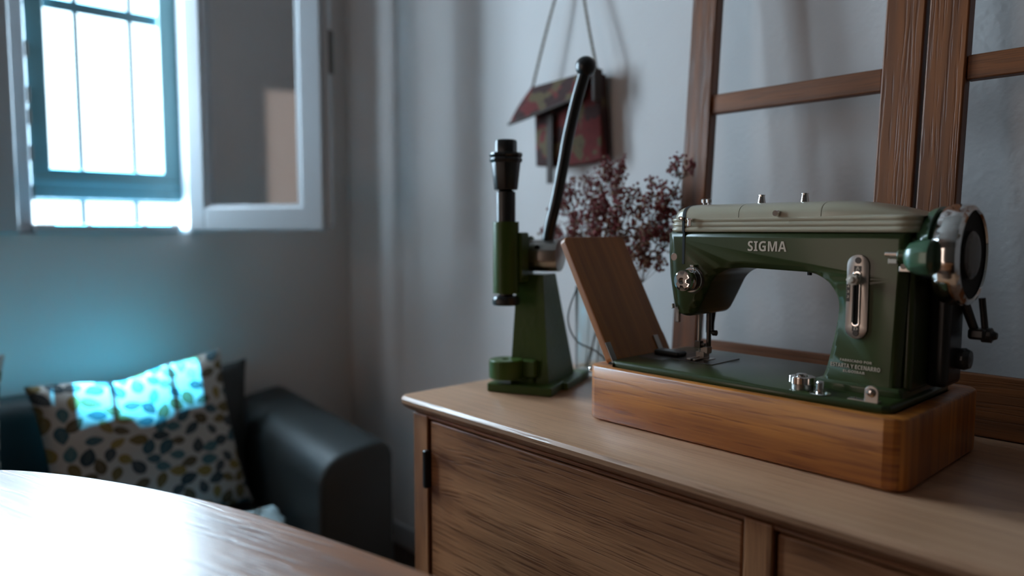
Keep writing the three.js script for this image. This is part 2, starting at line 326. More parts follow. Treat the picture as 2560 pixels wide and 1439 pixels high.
// ------------------------------------------------------------------ sewing machine box with raised flap
const BX0 = 0.334, BX1 = 0.803, BZ0 = -0.392, BZ1 = -0.125, BY = CT + 0.085;
{
  const t = thing('sewing_machine_box', 'orange varnished wooden box base holding the green sewing machine', 'wooden box', [0.57, CT, -0.26]);
  const s = roundRect(BX0, BX1, -BZ1, -BZ0, 0.024);
  const hole = roundRect(BX0 + 0.033, BX1 - 0.024, -BZ1 + 0.016, -BZ0 - 0.04, 0.016, new THREE.Path());
  const g = extrude(s, 0.083, 0.004, 4, [hole]);
  g.rotateX(-Math.PI / 2).translate(0, BY, 0);
  part(t, 'box_wall', grain(toCreasedNormals(clean(g), 0.7), 'x', 0.05, 0.03), M.baseWood);
  part(t, 'box_floor', grain(rbox(BX0 + 0.02, BX1 - 0.015, CT, CT + 0.012, BZ0 + 0.015, BZ1 - 0.01, 0.002), 'x'), M.baseWood);
  // flap leaning out over the left end
  const fl = 0.222, fw = 0.152, ft = 0.013;
  const fs = roundRect(-fw / 2, fw / 2, 0, fl, 0.010);
  const fg = extrude(fs, ft, 0.002, 2);
  const place = (q) => q.rotateY(Math.PI / 2).rotateZ(0.505).translate(0.372, BY + 0.004, -0.2215);
  const flap = part(t, 'flap', place(grain(fg, 'y', 0.1, 0.1)), M.flapWood);
  for (const z of [0.072, -0.05]) sub(flap, 'hinge', place(merge(rbox(-z - 0.006, -z + 0.006, -0.004, 0.034, 0.0005, 0.0022, 0.0008), rod(V(-z - 0.008, -0.002, 0), V(-z + 0.008, -0.002, 0), 0.003, 0.003, 14))), M.steel);
  sub(flap, 'edge_hinge', place(rbox(fw / 2 - 0.0005, fw / 2 + 0.002, 0.0, 0.038, -ft + 0.002, -0.001, 0.0008)), M.steel);
  sub(flap, 'catch', place(turned([[0, 0.006], [0.0035, 0.005], [0.004, 0.002], [0.003, 0]], V(fw / 2 - 0.004, fl - 0.016, -ft - 0.002), 'z', 20)), M.chrome);
  part(t, 'side_button', turned([[0, -0.007], [0.004, -0.006], [0.005, -0.003], [0.004, 0.001]], V(BX0, BY - 0.010, -0.142), 'x', 20), M.chrome);
  part(t, 'hinge_knuckle', rod(V(0.372, BY + 0.003, -0.148), V(0.372, BY + 0.003, -0.139), 0.0042, 0.0042, 16), M.chrome);
}

// ------------------------------------------------------------------ sewing machine
const font = await new FontLoader().loadAsync('fonts/droid/droid_sans_bold.typeface.json');
function words(text, x0, x1, base, cap, z, thick = 0.0004) {
  const g = new TextGeometry(text, { font, size: 1, depth: 0.02, curveSegments: 6, bevelEnabled: false });
  g.computeBoundingBox();
  const b = g.boundingBox, h = text === 'A' ? b.max.y : b.max.y;
  return g.translate(-b.min.x, 0, 0).scale((x1 - x0) / (b.max.x - b.min.x), cap / h, thick / 0.02).translate(x0, base, z);
}
{
  const t = thing('sewing_machine', 'dark green vintage sewing machine with cream top lettered SIGMA', 'sewing machine', [0.58, BY, -0.25]);
  const P = (n, g, m) => part(t, n, g, m);
  const FZ = -0.20, DZ = 0.11;
  // body: head, arm and pillar in one casting
  const o = new THREE.Shape();
  o.moveTo(0.442, 1.033); o.lineTo(0.760, 1.033); o.lineTo(0.760, 0.985); o.lineTo(0.7555, 0.846);
  o.lineTo(0.6785, 0.846); o.bezierCurveTo(0.6865, 0.862, 0.691, 0.89, 0.6955, 0.915);
  o.bezierCurveTo(0.699, 0.935, 0.701, 0.950, 0.6965, 0.962); o.bezierCurveTo(0.689, 0.982, 0.671, 0.997, 0.6465, 0.999);
  o.lineTo(0.560, 1.0015); o.bezierCurveTo(0.525, 1.001, 0.504, 0.993, 0.4925, 0.9725);
  o.bezierCurveTo(0.485, 0.957, 0.478, 0.943, 0.4715, 0.931); o.bezierCurveTo(0.4695, 0.9275, 0.467, 0.9255, 0.463, 0.9255);
  o.lineTo(0.459, 0.9255); o.bezierCurveTo(0.455, 0.9255, 0.4545, 0.930, 0.4525, 0.940);
  o.bezierCurveTo(0.446, 0.962, 0.4425, 1.0, 0.442, 1.033);
  const bodyGeo = new THREE.ExtrudeGeometry(o, { depth: DZ - 0.024, bevelEnabled: true, bevelSize: 0.010, bevelThickness: 0.012, bevelSegments: 6, curveSegments: 14 });
  bodyGeo.translate(0, 0, FZ - DZ + 0.012);
  const body = P('body', toCreasedNormals(clean(bodyGeo), 0.9), M.green);
  P('pillar_foot', toCreasedNormals(clean(extrude([[0.657, 0.842], [0.7745, 0.842], [0.773, 0.851], [0.769, 0.854], [0.668, 0.854], [0.663, 0.851]], 0.122, 0.003, 3).translate(0, 0, FZ + 0.006)), 0.6), M.green);
  P('end_cover', rbox(0.764, 0.776, 0.848, 1.036, -0.300, -0.213, 0.006), M.green);
  P('face_plate', toCreasedNormals(clean(extrude([[0.4305, 1.040], [0.4375, 1.040], [0.4375, 0.990], [0.4425, 0.955], [0.4500, 0.918], [0.4465, 0.918], [0.4405, 0.938], [0.4335, 0.975], [0.4305, 1.01]], 0.098, 0.0015, 2).translate(0, 0, FZ - 0.004)), 0.6), M.green);
  sub(body, 'thumb_notch', turned([[0, 0.0004], [0.0055, 0.0004], [0.0065, -0.001]], V(0.4425, 1.004, FZ - 0.0003), 'z', 24), M.chrome);
  // cream band: three ridges round the top of the body
  const bandRing = (y, off) => ({ y, off });
  const rings = [];
  for (let k = 0; k <= 30; k++) { const s = k / 30; const ph = (s * 3) % 1; rings.push(bandRing(1.0415 + s * 0.0215, 0.0022 * Math.pow(Math.sin(Math.PI * (s === 1 ? 1 : ph)), 0.7) - 0.0015 + (k > 27 ? -0.001 * (k - 27) : 0))); }
  const plan = (x0, x1, z0, z1, r, n) => { const s = roundRect(x0, x1, z0, z1, r); return s.getSpacedPoints(n); };
  const bandPts = rings.map(({ y, off }) => plan(0.4315 - off, 0.779 + off * 0.3, -0.312 - off, -0.1995 + off, 0.018, 120).map((p) => V(p.x, y, p.y)));
  const bandG = grid(120, rings.length - 1, (u, v) => bandPts[Math.round(v * (rings.length - 1))][Math.round(u * 120) % bandPts[0].length]);
  P('top_band', merge(bandG, box(0.445, 0.768, 1.0560, 1.0615, -0.300, -0.212)), M.cream);
  // lid in three pieces
  const lidSection = (x, th) => {
    const l = clamp((x - 0.4335) / 0.030, 0, 1), r = clamp((0.7835 - x) / 0.112, 0, 1);
    const sl = Math.sqrt(1 - (1 - l) ** 2), sr = Math.pow(Math.sin(r * Math.PI / 2), 0.85);
    const h = 0.0215 * Math.min(sl, 1) * sr, a = 0.0560 * (0.62 + 0.38 * sl) * (0.72 + 0.28 * Math.pow(r, 0.6));
    const c = Math.cos(th), s = Math.sin(th);
    return V(x, 1.0608 + h * Math.pow(Math.abs(s), 0.62), -0.2557 + a * Math.sign(c) * Math.pow(Math.abs(c), 0.55));
  };
  const lid = (x0, x1) => { const g = grid(40, 26, (u, v) => lidSection(lerp(x0, x1, u), Math.PI * (1 - v))); return g; };
  const capEnd = (x, flip) => { const c = lidSection(x, Math.PI / 2); const g = grid(26, 1, (u, v) => { const q = lidSection(x, Math.PI * u); return v ? q : V(x, 1.0608, c.z); }); return g; };
  P('lid_end', merge(lid(0.4335, 0.5487), capEnd(0.5487)), M.cream);
  const mid = P('lid_door', merge(lid(0.5497, 0.6655), capEnd(0.5497), capEnd(0.6655)), M.cream);
  P('lid_cover', merge(lid(0.6665, 0.783), capEnd(0.6665)), M.cream);
  const pinProf = [[0, 0], [0.0062, 0], [0.0058, 0.0015], [0.0046, 0.009], [0.0040, 0.0118], [0.0048, 0.0122], [0.0048, 0.0135], [0, 0.0137]];
  for (const x of [0.549, 0.6135]) P('spool_pin', turned(pinProf, V(x, 1.0815, -0.262), 'y', 24), M.chrome);
  for (const x of [0.447, 0.455]) P('thread_peg', turned([[0.002, -0.002], [0.0018, 0.005], [0.0042, 0.0055], [0.0044, 0.0105], [0.003, 0.0115], [0, 0.0117]], V(x + 0.006, 1.0805, -0.262), 'y', 18), M.steel);
  sub(mid, 'lid_screw', turned([[0, 0.007], [0.0038, 0.0068], [0.0042, 0.006], [0.0042, 0.001], [0.003, 0]], V(0.6063, 1.0665, -0.2010), 'z', 20), M.chrome);
  // take-up slot, groove over the lid and lever tip
  P('take_up_slot', merge(rbox(0.4572, 0.4615, 0.9935, 1.0420, FZ - 0.004, FZ + 0.0006, 0.0004, 1), rbox(0.4572, 0.4615, 1.0410, 1.0625, FZ - 0.004, FZ + 0.0022, 0.0004, 1),
    grid(4, 26, (u, v) => { const q = lidSection(lerp(0.4565, 0.4622, u), Math.PI * 0.62 * v); return V(q.x, q.y + 0.0004, q.z + 0.0005); })), M.blackMatte);
  P('take_up_lever', merge(rod(V(0.4588, 1.058, FZ + 0.004), V(0.4588, 1.064, FZ + 0.005), 0.0022, 0.0022, 12), turned([[0, 0.004], [0.0028, 0.003], [0.003, 0.0], [0.002, -0.002]], V(0.4580, 1.0615, FZ + 0.0055), 'z', 16)), M.chrome);
  P('thread_guide', merge(rbox(0.4695, 0.4785, 1.0585, 1.0615, FZ - 0.004, FZ + 0.008, 0.001), rbox(0.4705, 0.4765, 1.0490, 1.0600, FZ + 0.0055, FZ + 0.008, 0.0012)), M.chrome);
  // lettering
  const z = FZ + 0.0001;
  P('lettering', words('SIGMA', 0.5645, 0.6208, 1.0155, 0.0137, z), M.gold);
  P('maker_lettering', words('FABRICADO POR', 0.6965, 0.7355, 0.8797, 0.0031, z), M.gold);
  P('maker_lettering', words('ESTARTA Y ECENARRO', 0.6848, 0.7455, 0.8715, 0.0053, z), M.gold);
  P('maker_lettering', words('ELGOIBAR', 0.7008, 0.7275, 0.8660, 0.0033, z), M.gold);
  // tension dial
  const td = V(0.476, 0.9705, FZ - 0.001);
  const dial = P('tension_dial', turned([[0.0195, 0], [0.0195, 0.002], [0.016, 0.003], [0.0155, 0.008], [0.013, 0.009], [0.0128, 0.013]], td, 'z', 40), M.darkSteel);
  sub(dial, 'tension_disc', turned([[0.0175, 0.004], [0.0185, 0.005], [0.0175, 0.0062], [0.0105, 0.0064]], td, 'z', 40), M.chrome);
  sub(dial, 'tension_knob', turned([[0.012, 0.012], [0.0152, 0.0125], [0.0160, 0.0145], [0.0160, 0.0235], [0.0148, 0.0262], [0.0105, 0.0285], [0.0050, 0.0293], [0.0048, 0.0240], [0, 0.0240]], td, 'z', 48), M.chrome);
  sub(dial, 'check_spring', merge(rbox(0.4775, 0.4835, 0.9895, 0.9935, FZ, FZ + 0.010, 0.001), rod(V(0.484, 0.984, FZ + 0.008), V(0.4825, 0.993, FZ + 0.008), 0.0009, 0.0009, 8)), M.chrome);
  // stitch-length plate
  const slot = roundRect(0.7122, 0.7178, 0.9275, 0.9905, 0.0027, new THREE.Path());
  const plate = P('stitch_plate', toCreasedNormals(clean(extrude(roundRect(0.7020, 0.7288, 0.9096, 1.0140, 0.0133), 0.0024, 0.0008, 2, [slot]).translate(0, 0, FZ + 0.0024)), 0.6), M.steel);
  sub(plate, 'slot_rim', toCreasedNormals(clean(extrude(roundRect(0.7098, 0.7204, 0.9245, 0.9940, 0.0050), 0.0030, 0.0012, 3, [roundRect(0.7122, 0.7178, 0.9275, 0.9905, 0.0027, new THREE.Path())]).translate(0, 0, FZ + 0.0046)), 0.6), M.chrome);
  sub(plate, 'slot_ground', box(0.7115, 0.7185, 0.926, 0.992, FZ - 0.001, FZ + 0.0008), M.blackMatte);
  for (const y of [1.0068, 0.9168]) sub(plate, 'screw', turned([[0, 0.0012], [0.0036, 0.0010], [0.0041, 0]], V(0.7155, y, FZ + 0.0024), 'z', 20), M.black);
  for (const y of [0.9950, 0.9205]) sub(plate, 'letter_ground', box(0.7108, 0.7200, y - 0.0005 - 0.0012, y + 0.0052, FZ + 0.002, FZ + 0.0027), M.black);
  sub(plate, 'letter', words('A', 0.7130, 0.7178, 0.9948, 0.0044, FZ + 0.0027, 0.0002), M.gold);
  sub(plate, 'letter', words('D', 0.7132, 0.7176, 0.9200, 0.0044, FZ + 0.0027, 0.0002), M.gold);
  sub(plate, 'scale_ground', box(0.7026, 0.7068, 0.9555, 0.9770, FZ + 0.002, FZ + 0.0027), M.black);
  ['4', '3', '2'].forEach((c, i) => sub(plate, 'letter', words(c, 0.7035, 0.7060, 0.9730 - i * 0.0065, 0.0030, FZ + 0.0027, 0.0002), M.gold));
  const lv = V(0.7150, 0.9835, FZ + 0.004), fl = new THREE.Shape();
  for (let i = 0; i <= 64; i++) { const a = i / 64 * Math.PI * 2, r = 0.0070 + 0.0006 * Math.cos(a * 8); i ? fl.lineTo(Math.cos(a) * r, Math.sin(a) * r) : fl.moveTo(r, 0); }
  sub(plate, 'stitch_knob', merge(turned([[0.0045, -0.001], [0.0062, 0.003], [0.0068, 0.008]], lv, 'z', 30), toCreasedNormals(clean(extrude(fl, 0.006, 0.001, 2).translate(lv.x, lv.y, lv.z + 0.0135)), 0.6), turned([[0.0044, 0.0132], [0.0040, 0.0150], [0.0025, 0.0164], [0, 0.0168]], lv, 'z', 24)), M.ivory);
  // bed
  const bs = roundRect(0.3675, 0.7785, 0.1412, 0.3515, 0.014);
  const bed = P('bed', toCreasedNormals(clean(extrude(bs, 0.012, 0.003, 4).rotateX(-Math.PI / 2).translate(0, 0.8435, 0)), 0.9), M.green);
  sub(bed, 'needle_plate', rbox(0.425, 0.498, 0.8425, 0.8445, -0.300, -0.222, 0.0008), M.darkSteel);
  sub(bed, 'slide_plate', rbox(0.376, 0.4235, 0.8425, 0.8442, -0.300, -0.200, 0.0008), M.darkSteel);
  sub(bed, 'slide_grip', rbox(0.380, 0.428, 0.8440, 0.8520, -0.262, -0.236, 0.004), M.black);
  sub(bed, 'feed_dog', rbox(0.455, 0.475, 0.8440, 0.8455, -0.268, -0.248, 0.0005), M.steel);
  // needle bar, presser bar and foot
  P('needle_bar', rod(V(0.4565, 0.920, -0.250), V(0.4565, 0.868, -0.250), 0.0032), M.steel);
  P('needle_clamp', merge(rbox(0.4515, 0.4615, 0.862, 0.873, -0.255, -0.245, 0.001), rod(V(0.4600, 0.8675, -0.250), V(0.4675, 0.8675, -0.250), 0.0028)), M.darkSteel);
  P('needle', rod(V(0.4565, 0.865, -0.250), V(0.4565, 0.8455, -0.250), 0.0008, 0.0004, 8), M.chrome);
  P('presser_bar', rod(V(0.4660, 0.920, -0.262), V(0.4660, 0.853, -0.262), 0.0036), M.darkSteel);
  P('presser_foot', merge(rbox(0.4575, 0.4700, 0.8535, 0.8640, -0.266, -0.252, 0.001), rbox(0.4500, 0.4580, 0.8448, 0.8480, -0.266, -0.226, 0.001), rbox(0.4610, 0.4660, 0.8448, 0.8480, -0.266, -0.226, 0.001), rbox(0.4505, 0.4655, 0.8470, 0.8560, -0.266, -0.250, 0.001)), M.steel);
  P('presser_screw', turned([[0, 0.006], [0.0045, 0.0058], [0.0045, 0], [0.002, 0], [0.002, -0.006]], V(0.4735, 0.886, -0.262), 'x', 18), M.black);
  P('presser_lever', merge(rod(V(0.447, 0.918, -0.305), V(0.4395, 0.885, -0.312), 0.004, 0.003, 12), rbox(0.426, 0.440, 0.876, 0.918, -0.320, -0.314, 0.002)), M.black);
  P('thread_cutter', merge(rod(V(0.4430, 0.9330, FZ + 0.002), V(0.4445, 0.9270, FZ + 0.003), 0.0024, 0.0024, 12), rbox(0.4440, 0.4500, 0.9050, 0.9290, FZ - 0.010, FZ - 0.004, 0.001)), M.steel);
  P('arm_stud', rod(V(0.632, 0.990, -0.245), V(0.632, 0.983, -0.245), 0.0034, 0.003, 14), M.black);
  // hardware on the bed
  const kx = 0.6645, kz = -0.1665, ks = new THREE.Shape();
  for (let i = 0; i <= 72; i++) { const a = i / 72 * Math.PI * 2, r = 0.0145 + 0.0012 * (Math.sin(a * 6) > 0.1 ? 1 : 0); i ? ks.lineTo(Math.cos(a) * r, Math.sin(a) * r) : ks.moveTo(r, 0); }
  const fk = P('feed_knob', toCreasedNormals(clean(extrude(ks, 0.009, 0.0008, 2).rotateX(-Math.PI / 2).translate(kx, 0.8595, kz)), 0.5), M.chrome);
  sub(fk, 'knob_base', rod(V(kx, 0.8435, kz), V(kx, 0.8515, kz), 0.0135, 0.0138, 32), M.steel);
  sub(fk, 'knob_cap', turned([[0.0075, 0], [0.0072, 0.0022], [0.0055, 0.0034], [0, 0.0036]], V(kx - 0.001, 0.8592, kz), 'y', 24), M.chrome);
  const st = P('feed_disc', turned([[0, 0], [0.0120, 0], [0.0128, 0.0008], [0.0120, 0.0016], [0, 0.0018]], V(0.6935, 0.8436, -0.1535), 'y', 32), M.chrome);
  sub(st, 'post', turned([[0.0050, 0], [0.0050, 0.0125], [0.0042, 0.0138], [0, 0.0140]], V(0.6935, 0.8450, -0.1535), 'y', 24), M.chrome);
  const tb = P('thread_tab', merge(extrude((() => { const s = new THREE.Shape(); s.moveTo(-0.0078, 0); s.lineTo(0.0078, 0); s.lineTo(0.0078, 0.0120); s.absarc(0, 0.0120, 0.0078, 0, Math.PI, false); return s; })(), 0.0018, 0.0006, 2).translate(0.7555, 0.8438, -0.1500), rbox(0.728, 0.7625, 0.8435, 0.8448, -0.162, -0.150, 0.0005)), M.steel);
  sub(tb, 'stud', turned([[0.0055, 0], [0.0050, 0.0025], [0.0030, 0.0042], [0, 0.0048]], V(0.7555, 0.8555, -0.1500), 'z', 22), M.chrome);
  sub(tb, 'tab_screw', turned([[0.0024, 0], [0.0022, 0.0012], [0, 0.0016]], V(0.7350, 0.8447, -0.1565), 'y', 14), M.chrome);
  // balance wheel, hub dome, bobbin winder
  const hc = V(0.7935, 1.0145, -0.262);
  const wheel = P('hand_wheel', turned([[0.046, -0.003], [0.0545, -0.002], [0.0590, 0.002], [0.0608, 0.008], [0.0608, 0.020], [0.0592, 0.0262], [0.0560, 0.0290], [0.0535, 0.0296], [0.0520, 0.0275]], hc, 'x', 72), M.chrome);
  sub(wheel, 'wheel_disc', turned([[0.0535, -0.001], [0.0535, 0.0262], [0.045, 0.0235], [0.030, 0.0225], [0, 0.0225]], hc, 'x', 60), M.blackMatte);
  sub(wheel, 'clutch_knob', turned([[0.0290, 0.022], [0.0285, 0.0275], [0.0262, 0.0292], [0.0215, 0.0298], [0, 0.0300]], hc, 'x', 48), M.darkSteel);
  P('hub_dome', turned([[0, -0.020], [0.030, -0.0192], [0.0430, -0.0150], [0.0505, -0.0070], [0.0535, 0.0010], [0.0535, 0.0020], [0.030, 0.0022]], V(0.7880, 1.0190, -0.256), 'x', 60, Math.PI, Math.PI), M.greenLight);
  const wd = P('bobbin_winder', turned([[0, -0.018], [0.0100, -0.0172], [0.0165, -0.0128], [0.0200, -0.0050], [0.0210, 0.0040], [0.0210, 0.0110], [0.0200, 0.0120], [0, 0.0122]], V(0.7870, 1.0125, -0.1990), 'x', 48), M.greenLight);
  sub(wd, 'winder_collar', turned([[0.006, 0], [0.0075, 0.002], [0.0075, 0.010], [0.006, 0.012]], V(0.7610, 1.0140, -0.1990), 'x', 24), M.green);
  sub(wd, 'winder_spindle', turned([[0, -0.0160], [0.0028, -0.0145], [0.0030, 0.001], [0, 0.001]], V(0.7610, 1.0155, -0.1990), 'x', 18), M.chrome);
  sub(wd, 'winder_blade', rbox(0.7500, 0.7605, 1.0040, 1.0100, -0.2000, -0.1975, 0.001), M.ivory);
  P('winder_bracket', rbox(0.7640, 0.7790, 0.9950, 1.0015, -0.2050, -0.1940, 0.001), M.steel);
  P('winder_screw', turned([[0, 0.0015], [0.0030, 0.0013], [0.0034, 0]], V(0.7690, 1.0015, -0.1940), 'z', 16), M.darkSteel);
  // motor and its bracket behind the pillar
  P('motor_mount', rbox(0.774, 0.800, 0.850, 0.985, -0.318, -0.262, 0.008), M.black);
  P('motor_bracket', merge(rod(V(0.800, 0.965, -0.300), V(0.812, 0.918, -0.318), 0.006, 0.005, 14), rod(V(0.818, 0.960, -0.318), V(0.822, 0.920, -0.322), 0.004, 0.004, 14), rbox(0.806, 0.826, 0.908, 0.922, -0.330, -0.308, 0.004)), M.black);
  P('bracket_knob', turned([[0, -0.012], [0.0060, -0.011], [0.0060, -0.002], [0.0095, 0], [0.0095, 0.010], [0.0060, 0.012], [0.0040, 0.016], [0, 0.017]], V(0.820, 0.914, -0.320), 'x', 12), M.black);
  P('clamp_knob', turned([[0, -0.016], [0.008, -0.014], [0.008, -0.004], [0.0130, -0.002], [0.0140, 0.006], [0.0110, 0.012], [0, 0.014]], V(0.802, 0.884, -0.300), 'x', 18), M.black);
}

// ------------------------------------------------------------------ eyelet press
{
  const t = thing('hand_press', 'green cast-iron hand press with a black curved lever on sideboard', 'hand press', [0.2008, CT, -0.183], THREE.MathUtils.degToRad(25.1));
  const L = (n, g, m) => mesh(n, g, m, t);
  L('base_plate', merge(rbox(-0.125, 0, 0, 0.016, -0.075, 0, 0.003), rbox(-0.105, 0.010, 0, 0.014, -0.20, -0.06, 0.003)), M.pressGreen);
  // column, tapering upwards: four corners at the foot, four at the head
  const foot = [[-0.094, -0.036], [-0.018, -0.036], [-0.012, -0.170], [-0.094, -0.170]], head = [[-0.0880, -0.056], [-0.0370, -0.056], [-0.0330, -0.115], [-0.0880, -0.115]];
  const loopAt = (k, v) => { const a = foot[k % 4], b = head[k % 4]; return V(lerp(a[0], b[0], v), lerp(0.012, 0.212, v), lerp(a[1], b[1], v)); };
  const col = grid(4, 1, (u, v) => loopAt(Math.round(u * 4), v)), capTop = grid(1, 1, (u, v) => V(lerp(-0.0880, -0.0350, u), 0.212, lerp(-0.115, -0.056, v)));
  const column = L('column', merge(toCreasedNormals(clean(col), 0.3), capTop, rod(V(-0.110, 0.247, -0.085), V(-0.072, 0.247, -0.085), 0.036, 0.036, 44)), M.pressGreen);
  mesh('hub_disc', turned([[0, -0.010], [0.026, -0.009], [0.031, -0.004], [0.032, 0.004], [0, 0.004]], V(-0.112, 0.247, -0.085), 'x', 40), M.pressGreen, column);
  // ram, guide tube, top cup
  const rx = -0.0955, rz = -0.021;
  L('guide_tube', merge(rod(V(rx, 0.180, rz), V(rx, 0.309, rz), 0.0235, 0.0235, 36), rbox(rx - 0.012, rx + 0.030, 0.20, 0.29, -0.060, rz, 0.004)), M.pressGreen);
  L('ram', turned([[0.0172, 0.30], [0.0172, 0.362], [0.0105, 0.366], [0.0105, 0.372]], V(rx, 0, rz), 'y', 30), M.black);
  L('ram_cup', turned([[0, 0.364], [0.0205, 0.3665], [0.0212, 0.368], [0.0262, 0.414], [0.0290, 0.4165], [0.0298, 0.4195], [0.0285, 0.4225], [0.0270, 0.4235], [0.0285, 0.4245], [0.0300, 0.428], [0.0288, 0.4315], [0.0200, 0.4325], [0.0200, 0.4520], [0.0185, 0.4545], [0, 0.4550]], V(rx, 0, rz), 'y', 44), M.black);
  L('ram_foot', turned([[0, 0.158], [0.0235, 0.1585], [0.0250, 0.162], [0.0250, 0.169], [0.0215, 0.1745], [0.0130, 0.176], [0.0125, 0.184]], V(rx, 0, rz), 'y', 36), M.black);
  // anvil: a round seat on a short arm
  const an = new THREE.Shape(); an.absarc(rx, -rz, 0.031, 0, Math.PI * 2, false);
  const anvil = L('anvil', merge(extrude(an, 0.035, 0.003, 3, [(() => { const h = new THREE.Path(); h.absarc(rx, -rz, 0.0065, 0, Math.PI * 2, true); return h; })()]).rotateX(-Math.PI / 2).translate(0, 0.0590, 0), rbox(rx - 0.014, -0.040, 0.026, 0.0575, -0.060, rz - 0.004, 0.003), rbox(-0.080, -0.045, 0.014, 0.03, -0.05, -0.030, 0.003)), M.pressGreen);
  // pinion shaft and lever
  L('shaft_collar', merge(turned([[0, -0.066], [0.0290, -0.066], [0.0300, -0.064], [0.0300, -0.006], [0.0290, -0.0035], [0.0262, -0.002], [0, -0.002]], V(-0.010, 0.247, -0.085), 'x', 44)), M.steel);
  L('grub_screw', turned([[0, 0.001], [0.005, 0.0008], [0.005, -0.004]], V(-0.050, 0.262, -0.0585), 'z', 16), M.blackMatte);
  const lever = L('lever', tube([V(-0.040, 0.262, -0.083), V(-0.033, 0.300, -0.082), V(-0.021, 0.348, -0.081), V(-0.006, 0.420, -0.080), V(0.0015, 0.4605, -0.080), V(0.0175, 0.525, -0.079), V(0.0320, 0.572, -0.078)], 0.0108, 60, 18), M.black);
  mesh('knob', new THREE.SphereGeometry(0.0185, 32, 24).translate(0.0352, 0.584, -0.0775), M.black, lever);
}

// ------------------------------------------------------------------ two ladder frames leaning against the wall
function ladder(x0, x1, label, ou, tiltZ = 0.076, zFoot = -0.452) {
  const t = thing('ladder', label, 'ladder', [(x0 + x1) / 2, CT, zFoot], 0, 'wooden ladders leaning on the wall');
  const H = 1.52, w = 0.058, d = 0.026, k = (x1 - x0) / 2;
  const lean = (g) => g.rotateX(-Math.atan(tiltZ));
  mesh('stile', lean(grain(rbox(-k, -k + w - 0.004, 0.001, H, -d, 0, 0.003), 'y', ou, 0.02)), M.ladderWood, t);
  mesh('stile', lean(grain(rbox(k - w, k, 0.001, H, -d, 0, 0.003), 'y', ou + 0.23, 0.11)), M.ladderWood, t);
  for (const y of [0.532, 0.97, 1.38]) mesh('rung', lean(grain(rbox(-k + w - 0.004, k - w, y - 0.018, y + 0.018, -d + 0.003, -0.005, 0.003), 'x', ou + y, 0.2)), M.ladderWood, t);
  mesh('bottom_rail', lean(grain(rbox(-k + w - 0.004, k - w, 0.002, 0.090, -d + 0.003, -0.005, 0.003), 'x', ou, 0.13)), M.ladderWood, t);
  mesh('peg', lean(turned([[0, 0.003], [0.005, 0.002], [0.0055, 0]], V(k - w / 2, 0.30, 0), 'z', 14)), M.ladderWood, t);
}
ladder(0.2575, 0.6765, 'brown wooden ladder leaning on the wall directly behind the sewing machine', 0.0);
ladder(0.682, 1.10, 'dark brown wooden ladder at the right edge beside the other ladder', 0.31, 0.076, -0.452);

